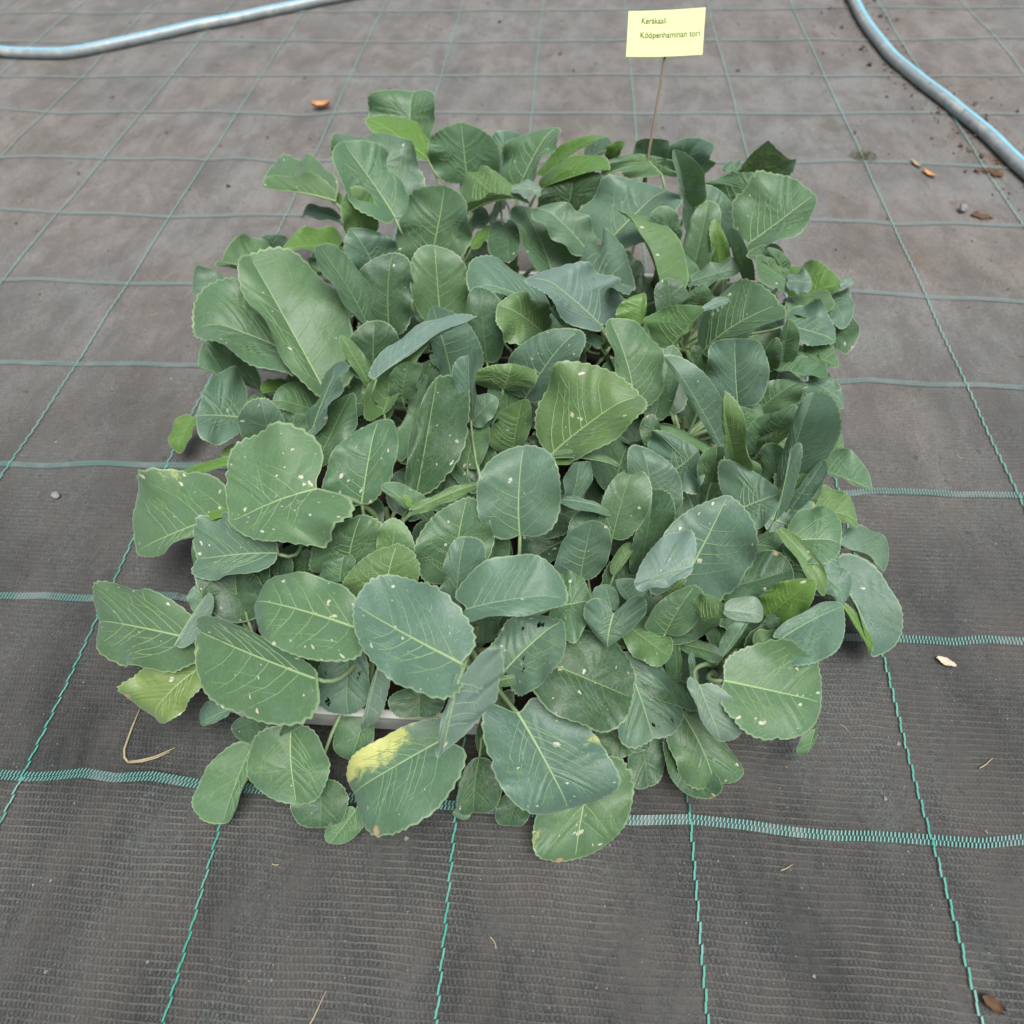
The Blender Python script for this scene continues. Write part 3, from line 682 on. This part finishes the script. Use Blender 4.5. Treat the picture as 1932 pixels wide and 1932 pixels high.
for i, row in enumerate(ROWDATA):
    k = row[0]; c = [v / 1000 for v in row[1:13]]; kind, fl = row[13], row[14]
    px, py = PLANTS[k]; B = c[0:3]; rr = random.Random(i)
    tz = min(max(.075, B[2] * .45), .12); tgt = (px + rr.uniform(-.004, .004), py + rr.uniform(-.004, .004), tz)
    ln = math.dist(c[0:3], c[3:6])
    leaf(roots[k], (px, py, .058), B, c[3:6], c[6:9], c[9:12], kind, fl, i, tgt, petiole=(ln > .04 and 'f' not in fl))
# low filler leaves, their dark tint paints shade into gaps between the stems
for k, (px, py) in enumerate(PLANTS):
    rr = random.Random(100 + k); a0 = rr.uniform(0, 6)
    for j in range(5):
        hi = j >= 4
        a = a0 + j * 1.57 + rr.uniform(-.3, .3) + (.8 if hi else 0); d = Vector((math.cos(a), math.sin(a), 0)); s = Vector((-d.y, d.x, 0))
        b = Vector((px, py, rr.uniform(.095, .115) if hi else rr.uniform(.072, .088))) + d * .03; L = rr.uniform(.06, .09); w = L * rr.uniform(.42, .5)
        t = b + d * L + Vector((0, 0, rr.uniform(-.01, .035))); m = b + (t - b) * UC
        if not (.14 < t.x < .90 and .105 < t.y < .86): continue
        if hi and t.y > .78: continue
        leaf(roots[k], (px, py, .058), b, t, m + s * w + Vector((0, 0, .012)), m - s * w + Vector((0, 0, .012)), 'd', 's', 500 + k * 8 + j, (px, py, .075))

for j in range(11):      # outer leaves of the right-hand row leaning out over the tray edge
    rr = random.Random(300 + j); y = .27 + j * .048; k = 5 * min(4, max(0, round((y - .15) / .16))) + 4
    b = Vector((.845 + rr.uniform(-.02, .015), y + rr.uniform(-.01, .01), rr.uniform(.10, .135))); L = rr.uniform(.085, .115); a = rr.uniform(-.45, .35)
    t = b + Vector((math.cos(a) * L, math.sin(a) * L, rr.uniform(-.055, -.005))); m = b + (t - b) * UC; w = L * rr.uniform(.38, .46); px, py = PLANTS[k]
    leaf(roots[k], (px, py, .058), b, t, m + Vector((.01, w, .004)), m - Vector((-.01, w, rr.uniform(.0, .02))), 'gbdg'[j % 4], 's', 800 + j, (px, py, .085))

# ---------------------------------------------------------------- name card on a stick
card_root = obj("plant_sign", None, loc=(.708, .853, .058)); tag(card_root, "pale yellow name card on a thin brown stick behind the cabbages", "sign")
o0 = Vector((.708, .853, .058))
M_CARD = plain("yellow_card", (.57, .67, .29), .6, .3, .05, 30)
BL, BR, TR, TL = (Vector(v) for v in ((.6706, .95, .3579), (.7786, .95, .3603), (.7793, 1.0, .3999), (.6714, 1.0, .3961)))
cn = (BR - BL).cross(TL - BL).normalized()
if cn.dot(Vector(CAM) - BL) < 0: cn = -cn
V = []
N = 12
for s in (1, -1):
    for j in range(3):
        for i in range(N):
            u, v = i / (N - 1), j / 2
            p = BL.lerp(BR, u).lerp(TL.lerp(TR, u), v) + cn * (.0004 * s - .0022 * math.sin(math.pi * u) * (1 - .3 * v) + .0009)
            V.append(p - o0)
F = []
for s in (0, 1):
    b = s * 3 * N
    for j in range(2):
        for i in range(N - 1):
            q = (b + j * N + i, b + j * N + i + 1, b + (j + 1) * N + i + 1, b + (j + 1) * N + i); F.append(q if s == 0 else q[::-1])
card = obj("card", mesh_np("card", V, F), M_CARD, card_root)
M_INK = plain("printed_ink", (.09, .105, .05), .7, .2, .1, 20)
ux = (BR - BL).normalized(); uy = cn.cross(ux).normalized()
if uy.z < 0: uy = -uy
Wc = (BR - BL).length; Hc = (TL - BL).length
for txt, uu, vv, size, wid in (("Keräkaali", .185, .715, .0105, .325), ("Kööpenhaminan tori", .175, .405, .0105, .775)):
    cu = bpy.data.curves.new("lettering", 'FONT'); cu.body = txt; cu.size = size; cu.extrude = 0; cu.offset = .00012
    to = bpy.data.objects.new("tmp_text", cu); COL.objects.link(to); dg = bpy.context.evaluated_depsgraph_get(); dg.update()
    me = bpy.data.meshes.new_from_object(to.evaluated_get(dg)); bpy.data.objects.remove(to)
    xs_ = [v.co.x for v in me.vertices]; k = wid * Wc / (max(xs_) - min(xs_))
    for v in me.vertices:
        u = uu + v.co.x * k / Wc
        p = BL + ux * (u * Wc) + uy * (vv * Hc + v.co.y * 1.15) + cn * (.0011 + .0009 - .0022 * math.sin(math.pi * u) * (1 - .3 * vv))
        v.co = p - o0
    me.name = "lettering"; obj("lettering", me, M_INK, card)
M_STICK = plain("brown_stick", (.24, .19, .135), .8, .2, .35, 60, .3)
sp = [Vector((.707, .848, .03)), Vector((.713, .885, .155)), Vector((.7205, .92, .269)), Vector((.7270, .9560, .358)), Vector((.7285, .9835, .381))]
P = []
for i in range(25):
    t = i / 24 * 4; k = min(int(t), 3); P.append(sp[k].lerp(sp[k + 1], t - k) - o0 + Vector((.0006 * math.sin(i * 2.1), 0, 0)))
obj("stick", tube(P, np.linspace(.0025, .0017, 25) * (1 + .12 * np.sin(np.arange(25) * 1.7)), 8), M_STICK, card_root)

# ---------------------------------------------------------------- water hoses
def spline(pts, n):
    pts = [np.array(p, float) for p in pts]; out = []
    for i in range(len(pts) - 1):
        p0, p1, p2, p3 = pts[max(i - 1, 0)], pts[i], pts[i + 1], pts[min(i + 2, len(pts) - 1)]
        for t in np.linspace(0, 1, n, endpoint=False):
            out.append(.5 * ((2 * p1) + (p2 - p0) * t + (2 * p0 - 5 * p1 + 4 * p2 - p3) * t * t + (3 * p1 - p0 - 3 * p2 + p3) * t ** 3))
    out.append(pts[-1]); return np.array(out)
def mat_hose():
    g = NT("grey_hose"); p = g.geo().outputs["Position"]
    c = g.mix(g.ramp(g.noise(p, 25, 5, .7), .45, .7), (.26, .30, .31), (.42, .43, .41)); c = g.mix(g.math('MULTIPLY', g.ramp(g.noise(p, 60, 3), .6, .75), .6), c, (.08, .08, .075))
    return g.done(g.bsdf(c, .30, .6))
M_HOSE = mat_hose(); M_STRIPE = plain("blue_stripe", (.20, .43, .54), .4, .5, .2, 40)
def hose(pts, r, a0, label):
    P = spline(pts, 14); o = np.append(P[len(P) // 2], 0.)
    root = obj("water_hose", None, loc=tuple(o)); tag(root, label, "hose", "water hoses on the ground fabric")
    P = np.array([(x, y, gz(x, y) + r) for x, y in P[:, :2]]) - np.array([o[0], o[1], 0])
    obj("hose_body", tube(P, r, 20), M_HOSE, root)
    d = np.gradient(P, axis=0); d /= np.linalg.norm(d, axis=1)[:, None]; V, F = [], []; n = 9
    for k in range(len(P)):
        s = np.cross(d[k], [0, 0, 1.]); s /= np.linalg.norm(s)
        for j in range(n):
            a = a0 + (j - (n - 1) / 2) * .125; V.append(P[k] + (r + .0005) * (math.cos(a) * np.array([0, 0, 1.]) + math.sin(a) * s))
    for k in range(len(P) - 1): F += [(k * n + j, k * n + j + 1, (k + 1) * n + j + 1, (k + 1) * n + j) for j in range(n - 1)]
    obj("stripe", mesh_np("stripe", V, F), M_STRIPE, root)
hose([(-1.9, 2.19), (-1.598, 2.072), (-1.248, 1.953), (-1.064, 1.918), (-.947, 1.910), (-.841, 1.924), (-.695, 1.997), (-.495, 2.118), (-.326, 2.218), (-.178, 2.302), (.106, 2.441), (.444, 2.593)], .0135, .05, "grey hose with blue stripe curving across the far left of the fabric")
hose([(1.50, 3.2), (1.476, 2.908), (1.434, 2.537), (1.421, 2.269), (1.419, 2.103), (1.447, 1.834), (1.504, 1.588), (1.54, 1.446), (1.565, 1.32), (1.606, 1.111), (1.672, .853), (1.75, .6)], .0135, -.12, "grey hose with blue stripe running down the right side of the fabric")

# ---------------------------------------------------------------- litter on the fabric
def flake(name, x, y, L, W, ang, curl, mat, label, cat, seed, lift=.003):
    rs = np.random.RandomState(seed); n, m = 14, 7; V = []
    ca, sa = math.cos(ang), math.sin(ang)
    for s in (0, 1):
        for i in range(n):
            u = i / (n - 1); w = W / 2 * math.sin(math.pi * (.06 + .9 * u)) ** .7 * (1 + .2 * rs.uniform(-1, 1) * (s == 0))
            for j in range(m):
                v = j / (m - 1) * 2 - 1; X, Y = (u - .5) * L, v * w
                z = lift + curl * (v * v) * W + curl * .5 * (u - .5) ** 2 * L * 2 + .0006 * math.sin(9 * u + 4 * v + seed) - .0007 * s
                xx, yy_ = X * ca - Y * sa, X * sa + Y * ca; V.append((xx, yy_, z))
    F = []
    for s in (0, 1):
        b = s * n * m
        for i in range(n - 1):
            for j in range(m - 1):
                q = (b + i * m + j, b + (i + 1) * m + j, b + (i + 1) * m + j + 1, b + i * m + j + 1); F.append(q if s == 0 else q[::-1])
    return tag(obj(name, mesh_np(name, V, F), mat, loc=(x, y, gz(x, y))), label, cat)
M_DRY = plain("dry_orange_leaf", (.50, .26, .12), .6, .3, .35, 90); M_SHELL = plain("cream_shell", (.54, .46, .34), .6, .3, .2, 120)
M_STRAW = plain("straw", (.34, .28, .17), .6, .3, .3, 120); M_BROWN = plain("brown_litter", (.11, .065, .04), .8, .2, .4, 120); M_STONE = plain("grey_stone", (.22, .21, .2), .8, .3, .3, 150, .3)
flake("dry_leaf", -.036, 1.608, .046, .025, .15, .35, M_DRY, "orange-brown dry leaf lying left behind the cabbages", "dry leaf", 3, .006)
flake("seed_husk", 1.074, .198, .022, .0095, -.45, .25, M_SHELL, "cream seed husk on the fabric right of the cabbages", "husk", 5)
flake("dry_leaf", 1.012, -.135, .018, .012, -.6, .4, M_BROWN, "curled reddish brown leaf scrap at the bottom right beside a green line", "dry leaf", 8)
flake("wood_chip", 1.355, 1.352, .036, .010, -1.2, .2, M_STRAW, "upper pale wood chip right of the cabbages near the hose", "wood chip", 9)
flake("wood_chip", 1.372, 1.312, .034, .012, -1.05, .2, M_DRY, "lower orange wood chip right of the cabbages near the hose", "wood chip", 10)
st = obj("bent_straw", None, loc=(.115, .035, 0)); tag(st, "bent straw in a V shape lying left of the front leaves", "straw")
def on(pts, dz=.0022): return [np.array((x - .115, y - .035, gz(x, y) + dz)) for x, y in pts]
obj("stalk", tube(on([(.104, .083), (.1035, .062), (.104, .046), (.1045, .037), (.1085, .028), (.1145, .0235)]), [.0009, .0011, .0013, .0014, .0014, .0013], 6), M_STRAW, st)
obj("stalk", tube(on([(.1155, .0235), (.130, .0265), (.145, .0315), (.164, .0425)]), [.0014, .0013, .0011, .0006], 6), M_STRAW, st)
obj("stalk", tube(on([(.1155, .0225), (.131, .0245), (.146, .0295), (.160, .0375)], .003), [.0009, .0009, .0008, .0005], 6), M_STRAW, st)
for (x, y), L, a, lab in (((.388, -.185), .036, 1.15, "thin straw bit at the bottom edge left of centre"), ((1.083, .082), .022, .55, "thin straw bit on the bare fabric at the right front"), ((.848, -.035), .016, .4, "short straw bit in front of the cabbages right of centre")):
    P = [(x + math.cos(a) * L * (t - .5) + .001 * math.sin(5 * t), y + math.sin(a) * L * (t - .5)) for t in np.linspace(0, 1, 6)]
    tag(obj("straw", tube([np.array((p[0] - x, p[1] - y, gz(*p) + .0022)) for p in P], np.linspace(.0008, .0004, 6), 6), M_STRAW, loc=(x, y, 0)), lab, "straw")
def lump(name, x, y, r, mat, label, cat, seed, flat=.5, n=1):
    rl = random.Random(seed); bm = bmesh.new(); o = Vector((seed * 3.1, 1, 2))
    for k in range(n):
        q = r if n == 1 else r * rl.uniform(.16, .5); d = 0 if n == 1 else r * rl.random() ** .6 * 1.25; a = rl.uniform(0, 6.28)
        g_ = bmesh.ops.create_icosphere(bm, subdivisions=3 if n == 1 else 2, radius=q); c = Vector((d * math.cos(a), d * math.sin(a) * .7, q * .3))
        for v in g_["verts"]:
            v.co *= 1 + .55 * noise.noise(v.co / q * .9 + o * (k + 1)) + .35 * noise.noise(v.co / q * 2.6 + o); v.co.z *= flat; v.co += c
    me = bpy.data.meshes.new(name); bm.to_mesh(me); bm.free(); me.polygons.foreach_set("use_smooth", np.ones(len(me.polygons), bool) if n == 1 else np.zeros(len(me.polygons), bool))
    return tag(obj(name, me, mat, loc=(x, y, gz(x, y) + (r * flat * .7 if n == 1 else .001))), label, cat)
def tuft(name, x, y, r, mat, label, cat, seed):
    rl = random.Random(seed); V, F = [], []
    for k in range(170):
        a, d, b = rl.uniform(0, 6.28), r * rl.random() ** .7, rl.uniform(0, 6.28); p = Vector((d * math.cos(a), .8 * d * math.sin(a), 0)); L = rl.uniform(.006, .016); w = rl.uniform(.0005, .0011); lift = rl.uniform(.1, .8)
        for t in range(4):
            u = t / 3; c = p + Vector((math.cos(b + u), math.sin(b + u), 0)) * L * u + Vector((0, 0, .001 + lift * L * math.sin(2.6 * u) * .6)); s_ = Vector((-math.sin(b), math.cos(b), 0)) * w * (1 - .7 * u)
            V += [c - s_, c + s_]
            if t: e = len(V); F.append((e - 4, e - 3, e - 1, e - 2))
    return tag(obj(name, mesh_np(name, V, F), mat, loc=(x, y, gz(x, y))), label, cat)
M_MOSS = plain("dry_moss", (.105, .10, .055), .9, .1, .5, 220, .8)
lump("pebble", -.145, .385, .0055, M_STONE, "small grey pebble on the fabric far left of the cabbages", "pebble", 1, .6)
lump("pebble", 1.40, 1.178, .009, M_STONE, "pale round pebble on the fabric between cabbages and right hose", "pebble", 2, .7)
tuft("moss_tuft", 1.253, 1.385, .030, M_MOSS, "tuft of dry moss on a green line right behind the cabbages", "moss", 3)
lump("soil_clod", 1.509, 1.325, .016, M_BROWN, "dark brown soil clod lying close to the right hose", "soil", 4, .5, 14)
lump("soil_clod", 1.435, 1.16, .014, M_BROWN, "crumbled soil clod right of the pale round pebble", "soil", 6, .4, 14)
# countless crumbs of grit and soil
rs = np.random.RandomState(5); V, F = [], []
tet = np.array([(1, 1, 1), (-1, -1, 1), (-1, 1, -1), (1, -1, -1)], float) * .6
def crumbs(name, n, xr, yr, size, mat, label, near_hose=False):
    V, F = [], []
    hp = spline([(1.421, 2.269), (1.419, 2.103), (1.447, 1.834), (1.504, 1.588), (1.54, 1.446), (1.565, 1.32), (1.606, 1.111)], 40)
    for _ in range(n):
        if near_hose:
            p = hp[rs.randint(len(hp))]; x, y = p + rs.normal(0, .04, 2) + np.array([-.03 if rs.rand() < .5 else .05, 0])
        else: x, y = rs.uniform(*xr), rs.uniform(*yr)
        s = size * (rs.pareto(2.5) + .5); s = min(s, size * 5); A = tet * s * rs.uniform(.6, 1.4, (4, 3)); a = rs.uniform(0, 6.28); c, d = math.cos(a), math.sin(a)
        b = len(V); V += [(x + q[0] * c - q[1] * d, y + q[0] * d + q[1] * c, gz(x, y) + s * .4 + q[2] * .6) for q in A]
        F += [(b, b + 1, b + 2), (b, b + 2, b + 3), (b, b + 3, b + 1), (b + 1, b + 3, b + 2)]
    o = obj(name, mesh_np(name, V, F, False), mat); tag(o, label, "grit", kind="stuff"); return o
crumbs("grit", 2600, (-.7, 1.7), (-.35, 1.3), .0006, M_STONE, "pale sand grains strewn over the black fabric")
crumbs("soil_crumbs", 900, (-1., 2.), (.8, 2.4), .0014, M_BROWN, "dark soil crumbs scattered over the dusty fabric behind the cabbages")
crumbs("hose_dirt", 1100, None, None, .0018, M_BROWN, "brown dirt crumbs gathered along the right hose", True)
# loose fibres and rootlets
rl = random.Random(21); V, F = [], []
for _ in range(60):
    x, y = rl.uniform(-.5, 1.6), rl.uniform(-.3, 1.3)
    if .15 < x < .9 and .05 < y < .9: continue
    b, L, cv, w = rl.uniform(0, 6.28), rl.uniform(.006, .022), rl.uniform(-1.5, 1.5), rl.uniform(.0002, .0004)
    for t in range(6):
        u = t / 5; an = b + cv * u; x += math.cos(an) * L / 5; y += math.sin(an) * L / 5; z = gz(x, y) + .0016
        V += [(x - math.sin(an) * w, y + math.cos(an) * w, z), (x + math.sin(an) * w, y - math.cos(an) * w, z + .0002)]
        if t: e = len(V); F.append((e - 4, e - 3, e - 1, e - 2))
tag(obj("fibres", mesh_np("fibres", V, F, False), M_STRAW), "thin dry plant fibres strewn over the fabric", "litter", kind="stuff")
